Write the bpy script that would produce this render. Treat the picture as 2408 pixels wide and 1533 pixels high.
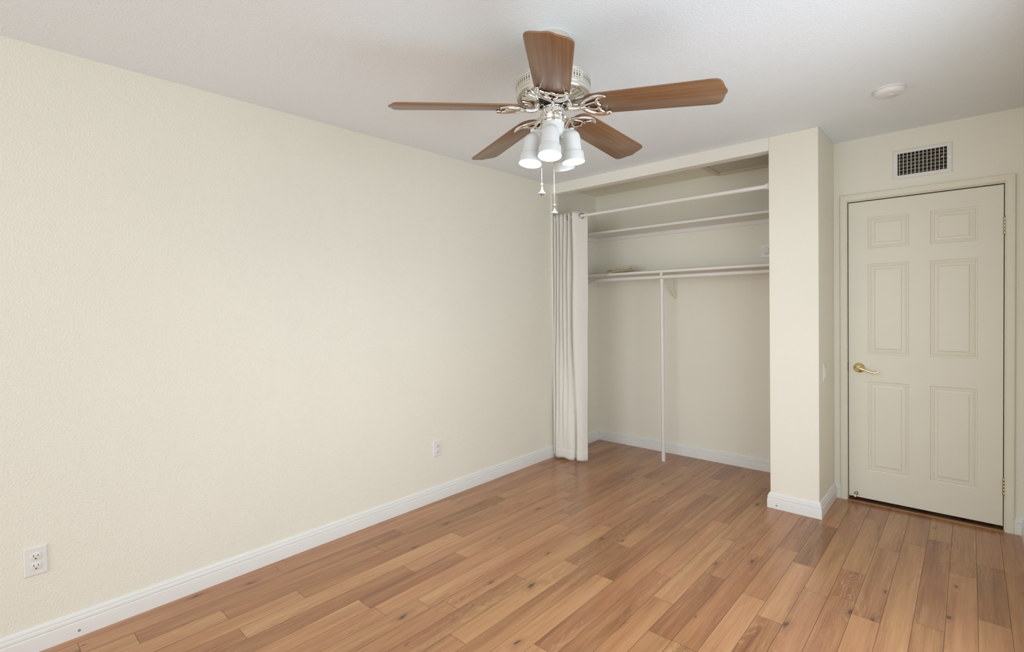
import bpy, math, random
from mathutils import Vector, Matrix
import numpy as np

S = bpy.context.scene
COL = S.collection
for o in list(bpy.data.objects):
    bpy.data.objects.remove(o)
PI = math.pi
R = math.radians

# ------------------------------------------------------------------ camera
CAM = Vector((2.7846, 0.0, 1.3606))
yaw, pitch, roll = R(42.2665), R(-1.1371), R(-0.8961)
fwd = Vector((-math.sin(yaw) * math.cos(pitch), math.cos(yaw) * math.cos(pitch), math.sin(pitch)))
rgt = Vector((math.cos(yaw), math.sin(yaw), 0))
upv = rgt.cross(fwd)
r2 = math.cos(roll) * rgt + math.sin(roll) * upv
u2 = -math.sin(roll) * rgt + math.cos(roll) * upv
cd = bpy.data.cameras.new('camera')
cam = bpy.data.objects.new('camera', cd)
COL.objects.link(cam)
cd.sensor_width = 36.0
cd.sensor_fit = 'HORIZONTAL'
cd.lens = 1185.5138 / 2408 * 36
cd.shift_y = -23.6566 / 2408
cd.clip_start = 0.02
m = Matrix((r2, u2, -fwd)).transposed().to_4x4()
m.translation = CAM
cam.matrix_world = m
S.camera = cam

# ------------------------------------------------------------------ world, lights, exposure
w = bpy.data.worlds.new('sky')
S.world = w
w.use_nodes = True
w.node_tree.nodes['Background'].inputs['Color'].default_value = (0.75, 0.87, 1.0, 1)
w.node_tree.nodes['Background'].inputs['Strength'].default_value = 1.0


def area(name, loc, rot, sx, sy, power, color):
    l = bpy.data.lights.new(name, 'AREA')
    l.shape = 'RECTANGLE'
    l.size, l.size_y = sx, sy
    l.energy = power
    l.color = color
    o = bpy.data.objects.new(name, l)
    COL.objects.link(o)
    o.location = loc
    o.rotation_euler = rot
    return o


# two added area lights in invented openings: sliding door at right, window behind camera
FRONT = -3.8
ADD_WIN = (0.25, 2.75, 0.50, 2.20)      # x0, x1, z0, z1 of the invented window in the front wall
ADD_WINR = (0.50, 2.65, 0.05, 2.06)     # y0, y1, z0, z1: invented sliding door, sized for its light
XR = 3.021                          # right wall
ADD_DAY = (0.875, 0.96, 1.055)
area('added_front_light', ((ADD_WIN[0] + ADD_WIN[1]) / 2, FRONT - 0.02, (ADD_WIN[2] + ADD_WIN[3]) / 2), (R(90), 0, 0),
     ADD_WIN[1] - ADD_WIN[0] - 0.1, ADD_WIN[3] - ADD_WIN[2] - 0.1, 71.0, ADD_DAY)
area('added_side_light', (XR + 0.02, (ADD_WINR[0] + ADD_WINR[1]) / 2, (ADD_WINR[2] + ADD_WINR[3]) / 2), (R(90), 0, R(90)),
     ADD_WINR[1] - ADD_WINR[0] - 0.1, ADD_WINR[3] - ADD_WINR[2] - 0.1, 33.5, ADD_DAY)

S.view_settings.view_transform = 'Standard'
S.view_settings.look = 'None'
S.view_settings.gamma = 1.0
S.view_settings.use_curve_mapping = False
S.view_settings.exposure = 0.0

# ------------------------------------------------------------------ dimensions (metres)
H = 2.44
D0, D1, D2 = 3.600, 4.0805, 4.3422     # closet front, door wall, closet back
P0, P1 = 1.8053, 2.0886                # pier beside the closet
ZH = 2.3513                            # underside of the closet header
T0 = 3.690                             # back of the closet front partition
dx0, dx1, dz = 2.168, 2.932, 2.0252    # door opening
cx0, cx1, cz = 2.126, 2.9765, 2.0719   # outside of the casing


# ------------------------------------------------------------------ materials
def lin(c):
    return tuple(((v / 255) / 12.92 if v / 255 <= 0.04045 else (((v / 255) + 0.055) / 1.055) ** 2.4) for v in c)


def base_mat(name, rough=0.5, metal=0.0, spec=0.5):
    mt = bpy.data.materials.new(name)
    mt.use_nodes = True
    b = mt.node_tree.nodes['Principled BSDF']
    b.inputs['Roughness'].default_value = rough
    b.inputs['Metallic'].default_value = metal
    b.inputs['Specular IOR Level'].default_value = spec
    return mt, mt.node_tree, b


def paint(name, col, rough=0.5, var=0.02, scale=6.0, bump=0.0, bscale=80.0, bdetail=2.0, metal=0.0, spec=0.5, bdist=0.002, coat=0.0):
    mt, nt, b = base_mat(name, rough, metal, spec)
    N, L = nt.nodes, nt.links
    tc = N.new('ShaderNodeTexCoord')
    n = N.new('ShaderNodeTexNoise')
    n.inputs['Scale'].default_value = scale
    n.inputs['Detail'].default_value = 3
    L.new(tc.outputs['Object'], n.inputs['Vector'])
    r = N.new('ShaderNodeValToRGB')
    r.color_ramp.elements[0].position = 0.3
    r.color_ramp.elements[1].position = 0.7
    r.color_ramp.elements[0].color = tuple(max(0, c * (1 - var)) for c in col) + (1,)
    r.color_ramp.elements[1].color = tuple(min(1, c * (1 + var)) for c in col) + (1,)
    L.new(n.outputs['Fac'], r.inputs['Fac'])
    L.new(r.outputs['Color'], b.inputs['Base Color'])
    b.inputs['Coat Weight'].default_value = coat
    if bump:
        n2 = N.new('ShaderNodeTexNoise')
        n2.inputs['Scale'].default_value = bscale
        n2.inputs['Detail'].default_value = bdetail
        n2.inputs['Roughness'].default_value = 0.45
        L.new(tc.outputs['Object'], n2.inputs['Vector'])
        bp = N.new('ShaderNodeBump')
        bp.inputs['Strength'].default_value = bump
        bp.inputs['Distance'].default_value = bdist
        L.new(n2.outputs['Fac'], bp.inputs['Height'])
        L.new(bp.outputs['Normal'], b.inputs['Normal'])
    return mt


def emit(name, col, strength):
    mt, nt, b = base_mat(name, 0.4)
    b.inputs['Base Color'].default_value = (0.9, 0.9, 0.88, 1)
    N, L = nt.nodes, nt.links
    tc = N.new('ShaderNodeTexCoord')
    n = N.new('ShaderNodeTexNoise')
    n.inputs['Scale'].default_value = 30
    L.new(tc.outputs['Object'], n.inputs['Vector'])
    r = N.new('ShaderNodeValToRGB')
    r.color_ramp.elements[0].color = tuple(c * 0.95 for c in col) + (1,)
    r.color_ramp.elements[1].color = tuple(col) + (1,)
    L.new(n.outputs['Fac'], r.inputs['Fac'])
    L.new(r.outputs['Color'], b.inputs['Emission Color'])
    b.inputs['Emission Strength'].default_value = strength
    return mt


def wood_grain(name, c_dark, c_light, rough, sx, sy, coat=0.0):
    """straight-grained veneer, grain along local x"""
    mt, nt, b = base_mat(name, rough)
    N, L = nt.nodes, nt.links
    tc = N.new('ShaderNodeTexCoord')
    mp = N.new('ShaderNodeMapping')
    mp.inputs['Scale'].default_value = (sx, sy, sy)
    L.new(tc.outputs['Object'], mp.inputs['Vector'])
    n = N.new('ShaderNodeTexNoise')
    n.inputs['Scale'].default_value = 1.0
    n.inputs['Detail'].default_value = 6
    n.inputs['Roughness'].default_value = 0.6
    n.inputs['Distortion'].default_value = 0.4
    L.new(mp.outputs['Vector'], n.inputs['Vector'])
    r = N.new('ShaderNodeValToRGB')
    r.color_ramp.elements[0].position = 0.3
    r.color_ramp.elements[1].position = 0.72
    r.color_ramp.elements[0].color = tuple(c_dark) + (1,)
    r.color_ramp.elements[1].color = tuple(c_light) + (1,)
    L.new(n.outputs['Fac'], r.inputs['Fac'])
    L.new(r.outputs['Color'], b.inputs['Base Color'])
    b.inputs['Coat Weight'].default_value = coat
    b.inputs['Coat Roughness'].default_value = 0.2
    return mt


M = {}
WALLC = (0.872, 0.838, 0.722)
M['wall'] = paint('cream_wall_paint', WALLC, 0.55, 0.012, 2.0, 0.6, 125, 3.0, spec=0.35, bdist=0.004)
M['wall_smooth'] = paint('cream_wall_paint_smooth', (0.885, 0.842, 0.72), 0.55, 0.012, 2.0, 0.10, 110, 2.0, spec=0.35)
M['header'] = paint('off_white_header_paint', (0.89, 0.86, 0.77), 0.5, 0.01, 3.0, 0.05, 60)
M['ceiling'] = paint('white_ceiling_paint', (0.89, 0.93, 0.95), 0.85, 0.01, 2.0, 0.65, 120, 3.0, spec=0.2, bdist=0.0035)
M['closet_ceiling'] = paint('cream_closet_ceiling_paint', (0.90, 0.86, 0.70), 0.8, 0.015, 2.0, 0.12, 100, spec=0.2)
M['trim'] = paint('white_trim_paint', (0.835, 0.818, 0.78), 0.38, 0.01, 4.0)
M['door'] = paint('cream_door_paint', (0.82, 0.775, 0.645), 0.42, 0.012, 5.0, 0.04, 45)
M['casing'] = paint('cream_casing_paint', (0.82, 0.775, 0.63), 0.45, 0.012, 5.0)
M['shelf'] = paint('white_shelf_paint', (0.85, 0.815, 0.745), 0.45, 0.015, 5.0)
M['hatch'] = paint('hatch_panel_paint', (0.64, 0.60, 0.50), 0.6, 0.015, 5.0)
M['hatch_frame'] = paint('hatch_frame_paint', (0.70, 0.62, 0.44), 0.5, 0.02, 5.0)
M['plastic'] = paint('white_plastic', (0.825, 0.805, 0.765), 0.35, 0.01, 8.0)
M['ivory'] = paint('ivory_plastic', (0.82, 0.795, 0.74), 0.35, 0.01, 8.0)
M['plate'] = paint('warm_white_plate', (0.90, 0.875, 0.83), 0.35, 0.01, 8.0)
M['dark'] = paint('dark_slot', (0.02, 0.018, 0.014), 0.7, 0.1, 20)
M['darkgap'] = paint('dark_gap', (0.028, 0.02, 0.013), 0.8, 0.1, 20)
M['duct'] = paint('tan_duct', (0.36, 0.31, 0.22), 0.8, 0.15, 20)  # dull tan for the inner louvers, darker than the frame
M['chrome'] = paint('polished_nickel', (0.80, 0.785, 0.75), 0.10, 0.02, 20, metal=1.0)
M['nickel'] = paint('satin_nickel', (0.80, 0.78, 0.70), 0.30, 0.02, 20, metal=0.85)
M['brass'] = paint('polished_brass', (0.86, 0.73, 0.40), 0.18, 0.03, 30, metal=1.0)
M['hinge'] = paint('aged_brass', (0.46, 0.39, 0.25), 0.28, 0.05, 60, metal=1.0)
M['bronze'] = paint('brown_bronze', (0.10, 0.055, 0.03), 0.4, 0.1, 40, metal=0.6)
M['grommet'] = paint('brushed_grommet', (0.42, 0.36, 0.30), 0.3, 0.05, 60, metal=0.9)
M['rod'] = paint('white_rod_enamel', (0.83, 0.79, 0.735), 0.3, 0.01, 8)
M['lamp'] = paint('white_lamp_enamel', (0.80, 0.815, 0.80), 0.35, 0.01, 8)
M['bulb'] = emit('lit_bulb_face', (0.93, 0.98, 1.0), 140.0)
M['ceramic'] = paint('grey_blue_ceramic', (0.30, 0.335, 0.36), 0.3, 0.08, 60)
M['fobmetal'] = paint('pale_gold_metal', (0.50, 0.45, 0.33), 0.25, 0.03, 40, metal=0.8)
M['bead'] = paint('cream_bead_chain', (0.30, 0.27, 0.19), 0.3, 0.05, 200, metal=0.3)
M['cord'] = paint('beige_cord', (0.60, 0.52, 0.36), 0.6, 0.06, 40)
M['blade'] = wood_grain('walnut_fan_blade', (0.175, 0.084, 0.037), (0.275, 0.147, 0.072), 0.36, 2.2, 95, 0.25)
M['blade_edge'] = wood_grain('blade_edge_band', (0.24, 0.10, 0.042), (0.33, 0.15, 0.07), 0.4, 4, 60)
M['threshold'] = wood_grain('threshold_wood', (0.24, 0.11, 0.05), (0.42, 0.22, 0.12), 0.35, 3, 70)
M['rubber'] = paint('white_rubber', (0.8, 0.8, 0.78), 0.6, 0.02, 30)
M['hall'] = paint('unlit_hall', (0.05, 0.04, 0.03), 0.9, 0.1, 10)
M['led'] = paint('sensor_window', (0.9, 0.9, 0.9), 0.2, 0.01, 30)


def fabric():
    mt, nt, b = base_mat('cream_cotton_curtain', 0.85, 0, 0.2)
    N, L = nt.nodes, nt.links
    tc = N.new('ShaderNodeTexCoord')
    wv = N.new('ShaderNodeTexNoise')
    wv.inputs['Scale'].default_value = 25
    wv.inputs['Detail'].default_value = 5
    L.new(tc.outputs['Object'], wv.inputs['Vector'])
    r = N.new('ShaderNodeValToRGB')
    r.color_ramp.elements[0].color = (0.89, 0.85, 0.77, 1)
    r.color_ramp.elements[1].color = (0.93, 0.895, 0.82, 1)
    L.new(wv.outputs['Fac'], r.inputs['Fac'])
    L.new(r.outputs['Color'], b.inputs['Base Color'])
    n = N.new('ShaderNodeTexNoise')
    n.inputs['Scale'].default_value = 9
    n.inputs['Detail'].default_value = 3
    L.new(tc.outputs['Object'], n.inputs['Vector'])
    bp = N.new('ShaderNodeBump')
    bp.inputs['Strength'].default_value = 0.25
    bp.inputs['Distance'].default_value = 0.01
    L.new(n.outputs['Fac'], bp.inputs['Height'])
    L.new(bp.outputs['Normal'], b.inputs['Normal'])
    tr = N.new('ShaderNodeBsdfTranslucent')
    L.new(r.outputs['Color'], tr.inputs['Color'])
    mx = N.new('ShaderNodeMixShader')
    mx.inputs[0].default_value = 0.12
    out = N['Material Output']
    L.new(b.outputs[0], mx.inputs[1])
    L.new(tr.outputs[0], mx.inputs[2])
    L.new(mx.outputs[0], out.inputs['Surface'])
    return mt


M['fabric'] = fabric()


def laminate():
    """oak laminate; each board carries its own tone and seed as face attributes"""
    mt, nt, b = base_mat('oak_laminate', 0.20, 0, 0.5)
    N, L = nt.nodes, nt.links

    def node(t, **kw):
        n = N.new(t)
        for k, v in kw.items():
            setattr(n, k, v)
        return n

    def math_(op, a, bb=None):
        n = node('ShaderNodeMath', operation=op)
        for i, v in enumerate((a, bb)):
            if v is None:
                continue
            if isinstance(v, (int, float)):
                n.inputs[i].default_value = v
            else:
                L.new(v, n.inputs[i])
        return n.outputs[0]

    tone = node('ShaderNodeAttribute', attribute_name='tone').outputs['Fac']
    seed = node('ShaderNodeAttribute', attribute_name='seed').outputs['Fac']
    tc = node('ShaderNodeTexCoord')

    def noise(scale, detail, rough, dist=0.0, w_=None):
        mp = node('ShaderNodeMapping')
        mp.inputs['Scale'].default_value = scale
        L.new(tc.outputs['Object'], mp.inputs['Vector'])
        n = node('ShaderNodeTexNoise', noise_dimensions='4D')
        n.inputs['Scale'].default_value = 1
        n.inputs['Detail'].default_value = detail
        n.inputs['Roughness'].default_value = rough
        n.inputs['Distortion'].default_value = dist
        L.new(mp.outputs['Vector'], n.inputs['Vector'])
        L.new(w_ if w_ is not None else seed, n.inputs['W'])
        return n.outputs['Fac']

    seed2 = math_('ADD', seed, 37.3)
    seed3 = math_('ADD', seed, 71.9)
    def ramp_(fac, stops):
        r = node('ShaderNodeValToRGB')
        cr = r.color_ramp
        cr.elements[0].position, cr.elements[1].position = stops[0][0], stops[-1][0]
        cr.elements[0].color, cr.elements[1].color = lin(stops[0][1]) + (1,), lin(stops[-1][1]) + (1,)
        for p, c in stops[1:-1]:
            cr.elements.new(p).color = lin(c) + (1,)
        L.new(fac, r.inputs['Fac'])
        return r.outputs['Color']

    def maprange(v, a, b_, c=0.0, d=1.0):
        n = node('ShaderNodeMapRange')
        for i, q in enumerate((a, b_, c, d)):
            n.inputs[1 + i].default_value = q
        L.new(v, n.inputs['Value'])
        return n.outputs['Result']

    def mixc(fac, A, B):
        n = node('ShaderNodeMix', data_type='RGBA')
        L.new(fac, n.inputs['Factor'])
        L.new(A, n.inputs['A'])
        if isinstance(B, tuple):
            n.inputs['B'].default_value = lin(B) + (1,)
        else:
            L.new(B, n.inputs['B'])
        return n.outputs['Result']

    broad = noise((13, 0.9, 1), 3, 0.55, 0.7)
    streak = noise((48, 1.8, 1), 4, 0.6, 0.5, seed2)
    fine = noise((230, 7, 1), 3, 0.65, 0.2, seed3)
    tone = math_('ADD', math_('MULTIPLY', tone, 0.66), 0.18)
    t = math_('ADD', tone, math_('MULTIPLY', math_('SUBTRACT', broad, 0.5), 1.05))
    t = math_('ADD', t, math_('MULTIPLY', math_('SUBTRACT', streak, 0.5), 0.62))
    t = math_('ADD', t, math_('MULTIPLY', math_('SUBTRACT', fine, 0.5), 0.42))
    gold = ramp_(t, [(0.0, (118, 80, 52)), (0.25, (149, 105, 70)), (0.5, (173, 127, 86)), (0.75, (190, 144, 99)), (1.0, (206, 164, 118))])
    rosy = ramp_(t, [(0.0, (114, 72, 49)), (0.25, (149, 99, 68)), (0.5, (174, 121, 85)), (0.75, (190, 138, 99)), (1.0, (205, 158, 118))])
    hue = noise((6, 0.7, 1), 2, 0.5, 0.3, seed3)
    col = mixc(maprange(hue, 0.38, 0.62), gold, rosy)
    # cathedral figure: thin pale lines
    field = noise((10, 1.15, 1), 2, 0.42, 0.7, seed3)
    saw = math_('ABSOLUTE', math_('SINE', math_('MULTIPLY', field, 95)))
    line = math_('POWER', math_('SUBTRACT', 1.0, saw), 3.0)
    msk = maprange(noise((4, 0.9, 1), 1, 0.5, 0.0, seed2), 0.46, 0.64)
    brk = maprange(fine, 0.35, 0.6)
    col = mixc(math_('MULTIPLY', math_('MULTIPLY', math_('MULTIPLY', line, msk), brk), 0.55), col, (206, 168, 130))
    dk = math_('POWER', saw, 6.0)
    col = mixc(math_('MULTIPLY', math_('MULTIPLY', dk, msk), 0.16), col, (112, 76, 54))
    # smoky patches and mineral streaks
    sm = noise((10, 2.0, 1), 4, 0.62, 1.4, seed3)
    col = mixc(maprange(sm, 0.60, 0.80, 0.0, 0.62), col, (104, 78, 60))
    ms = noise((34, 1.5, 1), 3, 0.6, 1.0)
    col = mixc(maprange(ms, 0.68, 0.80, 0.0, 0.6), col, (92, 62, 44))
    # knots
    mpv = node('ShaderNodeMapping')
    mpv.inputs['Scale'].default_value = (6.2, 2.5, 1)
    cx = node('ShaderNodeCombineXYZ')
    L.new(math_('MULTIPLY', seed, 1.37), cx.inputs[0])
    L.new(math_('MULTIPLY', seed, 2.11), cx.inputs[1])
    cmb = node('ShaderNodeVectorMath', operation='ADD')
    L.new(tc.outputs['Object'], mpv.inputs['Vector'])
    L.new(mpv.outputs['Vector'], cmb.inputs[0])
    L.new(cx.outputs[0], cmb.inputs[1])
    wob = node('ShaderNodeTexNoise')
    wob.inputs['Scale'].default_value = 9
    wob.inputs['Detail'].default_value = 3
    L.new(cmb.outputs[0], wob.inputs['Vector'])
    add2 = node('ShaderNodeVectorMath', operation='MULTIPLY_ADD')
    add2.inputs[1].default_value = (0.14, 0.14, 0)
    L.new(wob.outputs['Color'], add2.inputs[0])
    L.new(cmb.outputs[0], add2.inputs[2])
    vor = node('ShaderNodeTexVoronoi', voronoi_dimensions='2D')
    vor.inputs['Scale'].default_value = 1
    L.new(add2.outputs[0], vor.inputs['Vector'])
    sep = node('ShaderNodeSeparateColor')
    L.new(vor.outputs['Color'], sep.inputs[0])
    gate = math_('GREATER_THAN', sep.outputs[0], 0.56)
    size = math_('ADD', math_('MULTIPLY', math_('POWER', sep.outputs[1], 2.0), 0.050), 0.014)
    rel = math_('DIVIDE', vor.outputs['Distance'], size)
    halo = math_('MULTIPLY', maprange(rel, 0.8, 3.4, 0.42, 0.0), gate)
    core = math_('MULTIPLY', maprange(rel, 0.3, 1.35, 0.8, 0.0), gate)
    col = mixc(halo, col, (118, 82, 60))
    col = mixc(core, col, (62, 44, 34))
    L.new(col, b.inputs['Base Color'])
    bp = node('ShaderNodeBump')
    bp.inputs['Strength'].default_value = 0.05
    bp.inputs['Distance'].default_value = 0.001
    L.new(fine, bp.inputs['Height'])
    L.new(bp.outputs['Normal'], b.inputs['Normal'])
    return mt


M['laminate'] = laminate()


# ------------------------------------------------------------------ mesh building
class MB:
    def __init__(self):
        self.v, self.f, self.mi = [], [], []

    def face(self, idx, mi=0):
        self.f.append(tuple(idx))
        self.mi.append(mi)

    def box(self, x0, x1, y0, y1, z0, z1, mi=0):
        b = len(self.v)
        self.v += [(x0, y0, z0), (x1, y0, z0), (x1, y1, z0), (x0, y1, z0), (x0, y0, z1), (x1, y0, z1), (x1, y1, z1), (x0, y1, z1)]
        for q in ((3, 2, 1, 0), (4, 5, 6, 7), (0, 1, 5, 4), (1, 2, 6, 5), (2, 3, 7, 6), (3, 0, 4, 7)):
            self.face([b + i for i in q], mi)
        return self

    def quad(self, a, b_, c, d, mi=0):
        b = len(self.v)
        self.v += [tuple(a), tuple(b_), tuple(c), tuple(d)]
        self.face([b, b + 1, b + 2, b + 3], mi)
        return self

    def loft(self, rings, closed_ring=True, cap0=False, cap1=False, mi=0, closed_path=False):
        b = len(self.v)
        n = len(rings[0])
        for r_ in rings:
            self.v += [tuple(p) for p in r_]
        k = len(rings)
        for i in range(k if closed_path else k - 1):
            i2 = (i + 1) % k
            for j in range(n if closed_ring else n - 1):
                j2 = (j + 1) % n
                self.face([b + i * n + j, b + i * n + j2, b + i2 * n + j2, b + i2 * n + j], mi)
        if cap0:
            self.face([b + j for j in range(n)][::-1], mi)
        if cap1:
            self.face([b + (k - 1) * n + j for j in range(n)], mi)
        return self

    def lathe(self, prof, origin=(0, 0, 0), axis=(0, 0, 1), seg=32, mi=0, cap0=True, cap1=True):
        """prof: list of (radius, distance along axis)"""
        ax = Vector(axis).normalized()
        e1 = ax.orthogonal().normalized()
        if abs(ax.z) > 0.999:
            e1 = Vector((1, 0, 0))
        e2 = ax.cross(e1)
        o = Vector(origin)
        rings = []
        for r_, t in prof:
            rings.append([o + ax * t + (e1 * math.cos(2 * PI * j / seg) + e2 * math.sin(2 * PI * j / seg)) * max(r_, 1e-5) for j in range(seg)])
        return self.loft(rings, True, cap0, cap1, mi)

    def tube(self, pts, rad, seg=10, mi=0, closed=False, flat=1.0, up=None):
        pts = [Vector(p) for p in pts]
        n = len(pts)
        rad = rad if isinstance(rad, (list, tuple)) else [rad] * n
        rings = []
        prev = None
        for i, p in enumerate(pts):
            if closed:
                t = pts[(i + 1) % n] - pts[i - 1]
            else:
                t = pts[min(i + 1, n - 1)] - pts[max(i - 1, 0)]
            t.normalize()
            if up is not None:
                e2 = Vector(up)
                e1 = t.cross(e2).normalized()
                e2 = e1.cross(t).normalized()
            else:
                if prev is None:
                    e1 = t.orthogonal().normalized()
                else:
                    e1 = (prev - t * prev.dot(t)).normalized()
                prev = e1
                e2 = t.cross(e1)
            rings.append([p + e1 * math.cos(2 * PI * j / seg) * rad[i] + e2 * math.sin(2 * PI * j / seg) * rad[i] * flat for j in range(seg)])
        return self.loft(rings, True, not closed, not closed, mi, closed)

    def rod(self, pts, rad, seg=10, flat=1.0):
        """tube with rounded ends"""
        pts = [Vector(p) for p in pts]
        rad = list(rad) if isinstance(rad, (list, tuple)) else [rad] * len(pts)
        for end in (0, 1):
            a, b_ = (pts[0], pts[1]) if end == 0 else (pts[-1], pts[-2])
            r0 = rad[0] if end == 0 else rad[-1]
            d = (a - b_).normalized()
            ext = [(a + d * r0 * math.sin(t), r0 * max(0.04, math.cos(t))) for t in (0.45, 0.9, 1.25, 1.5)]
            if end == 0:
                pts = [e_[0] for e_ in ext[::-1]] + pts
                rad = [e_[1] for e_ in ext[::-1]] + rad
            else:
                pts = pts + [e_[0] for e_ in ext]
                rad = rad + [e_[1] for e_ in ext]
        return self.tube(pts, rad, seg, flat=flat)

    def prism(self, outline, z0, z1, mi=0, mi_side=None):
        b = len(self.v)
        n = len(outline)
        self.v += [(x, y, z0) for x, y in outline] + [(x, y, z1) for x, y in outline]
        self.face([b + j for j in range(n)][::-1], mi)
        self.face([b + n + j for j in range(n)], mi)
        for j in range(n):
            j2 = (j + 1) % n
            self.face([b + j, b + j2, b + n + j2, b + n + j], mi if mi_side is None else mi_side)
        return self

    def xform(self, mat):
        self.v = [tuple(mat @ Vector(p)) for p in self.v]
        return self

    def build(self, name, mats, parent=None, smooth=True, bevel=0.0, angle=35, loc=None):
        me = bpy.data.meshes.new(name)
        me.from_pydata(self.v, [], self.f)
        if not isinstance(mats, (list, tuple)):
            mats = [mats]
        for mm in mats:
            me.materials.append(mm)
        me.polygons.foreach_set('material_index', self.mi)
        me.validate()
        import bmesh
        bm = bmesh.new()
        bm.from_mesh(me)
        bmesh.ops.recalc_face_normals(bm, faces=bm.faces)
        bm.to_mesh(me)
        bm.free()
        if smooth:
            me.polygons.foreach_set('use_smooth', [True] * len(me.polygons))
            me.set_sharp_from_angle(angle=R(angle))
        o = bpy.data.objects.new(name, me)
        COL.objects.link(o)
        if parent is not None:
            o.parent = parent
        if loc is not None:
            o.location = loc
        if bevel:
            md = o.modifiers.new('bevel', 'BEVEL')
            md.width = bevel
            md.segments = 2
            md.limit_method = 'ANGLE'
            md.angle_limit = R(40)
            md.harden_normals = False
        return o


def struct(o, label=None):
    o['kind'] = 'structure'
    if label:
        o['label'] = label
    return o


def tag(o, label, cat, group=None, kind=None):
    o['label'] = label
    o['category'] = cat
    if group:
        o['group'] = group
    if kind:
        o['kind'] = kind
    return o


def empty(name, loc, rz=0.0):
    o = bpy.data.objects.new(name, None)
    COL.objects.link(o)
    o.location = loc
    o.rotation_euler = (0, 0, rz)
    o.empty_display_size = 0.05
    return o


def local(o, pts):
    l = Vector(o.location)
    return [Vector(p) - l for p in pts]


def catmull(pts, n=8, closed=False):
    pts = [Vector(p) for p in pts]
    k = len(pts)
    out = []
    for i in range(k if closed else k - 1):
        if closed:
            p0, p1, p2, p3 = pts[i - 1], pts[i], pts[(i + 1) % k], pts[(i + 2) % k]
        else:
            p0, p1, p2, p3 = pts[max(i - 1, 0)], pts[i], pts[i + 1], pts[min(i + 2, k - 1)]
        for j in range(n):
            t = j / n
            out.append(0.5 * ((2 * p1) + (p2 - p0) * t + (2 * p0 - 5 * p1 + 4 * p2 - p3) * t * t + (3 * p1 - p0 - 3 * p2 + p3) * t ** 3))
    if not closed:
        out.append(pts[-1])
    return out


# ------------------------------------------------------------------ room shell
TW = 0.10
struct(MB().box(-TW, 0, FRONT - TW, D2 + TW, 0, H).build('wall_left', M['wall'], smooth=False))
f = MB()
f.box(-TW, ADD_WIN[0], FRONT - TW, FRONT, 0, H).box(ADD_WIN[1], XR + TW, FRONT - TW, FRONT, 0, H)
f.box(ADD_WIN[0], ADD_WIN[1], FRONT - TW, FRONT, 0, ADD_WIN[2]).box(ADD_WIN[0], ADD_WIN[1], FRONT - TW, FRONT, ADD_WIN[3], H)
struct(f.build('wall_front', M['wall'], smooth=False))
f = MB()
f.box(XR, XR + TW, FRONT, ADD_WINR[0], 0, H).box(XR, XR + TW, ADD_WINR[1], D1, 0, H)
f.box(XR, XR + TW, ADD_WINR[0], ADD_WINR[1], 0, ADD_WINR[2]).box(XR, XR + TW, ADD_WINR[0], ADD_WINR[1], ADD_WINR[3], H)
struct(f.build('wall_right', M['wall'], smooth=False))
f = MB()
f.box(P1 - 0.003, dx0 - 0.022, D1, D1 + TW, 0, H).box(dx1 + 0.022, XR + TW, D1, D1 + TW, 0, H)
f.box(dx0 - 0.022, dx1 + 0.022, D1, D1 + TW, dz + 0.022, 2.153).box(dx0 - 0.022, dx1 + 0.022, D1, D1 + TW, 2.295, H)
f.box(dx0 - 0.022, 2.437, D1, D1 + TW, 2.153, 2.295).box(2.681, dx1 + 0.022, D1, D1 + TW, 2.153, 2.295)
struct(f.build('wall_door', M['wall_smooth'], smooth=False))
f = MB()
outline = [(P0, D0), (P1, D0), (P1, D2 + TW), (P1 - 0.09, D2 + TW), (P1 - 0.09, T0), (P0, T0)]
f.prism(outline, 0, H)
struct(f.build('wall_pier', M['wall_smooth'], smooth=False, bevel=0.004))
struct(MB().box(0.0, P0, D0, T0, ZH, H).build('wall_header', M['header'], smooth=False, bevel=0.003))
struct(MB().box(-TW, P1, D2, D2 + TW, 0, H).build('wall_closet_back', M['wall_smooth'], smooth=False))
struct(MB().box(0, 0.0155, D0 - 0.001, T0, 0, ZH).build('trim_1', M['header'], smooth=False, bevel=0.002))
f = MB()
f.box(-TW, XR + TW, FRONT - TW, T0, H, H + 0.1).box(P1, XR + TW, T0, D1 + TW, H, H + 0.1)
struct(f.build('ceiling', M['ceiling'], smooth=False))
struct(MB().box(-TW, P1, T0, D2 + TW, H, H + 0.1).build('ceiling_closet', M['closet_ceiling'], smooth=False))

# the unlit hall behind the door
f = MB()
f.box(P1, XR + TW, D1 + 0.9, D1 + 1.0, 0, H).box(P1 - 0.1, P1, D2 + TW, D1 + 1.0, 0, H).box(XR + TW, XR + TW + 0.1, D1 + TW, D1 + 1.0, 0, H)
f.box(P1, XR + TW, D1 + TW, D1 + 1.0, H, H + 0.1)
struct(f.build('wall_hall', M['hall'], smooth=False))

# unseen window behind the camera, added to go with the front light
f = MB()
x0, x1, z0, z1 = ADD_WIN
for a in ((x0, x0 + .05, z0, z1), (x1 - .05, x1, z0, z1), (x0 + .05, x1 - .05, z0, z0 + .05), (x0 + .05, x1 - .05, z1 - .05, z1)):
    f.box(a[0], a[1], FRONT - 0.09, FRONT - 0.03, a[2], a[3])
f.box((x0 + x1) / 2 - .02, (x0 + x1) / 2 + .02, FRONT - 0.085, FRONT - 0.045, z0 + .05, z1 - .05)
wf = struct(f.build('added_window_1', M['trim'], smooth=False))
gm, gnt, gb = base_mat('added_window_glass', 0.02)
gb.inputs['Transmission Weight'].default_value = 1.0
gb.inputs['IOR'].default_value = 1.45
MB().box(x0 + .04, x1 - .04, FRONT - 0.07, FRONT - 0.066, z0 + .04, z1 - .04).build('added_pane', gm, wf, smooth=False)

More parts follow.
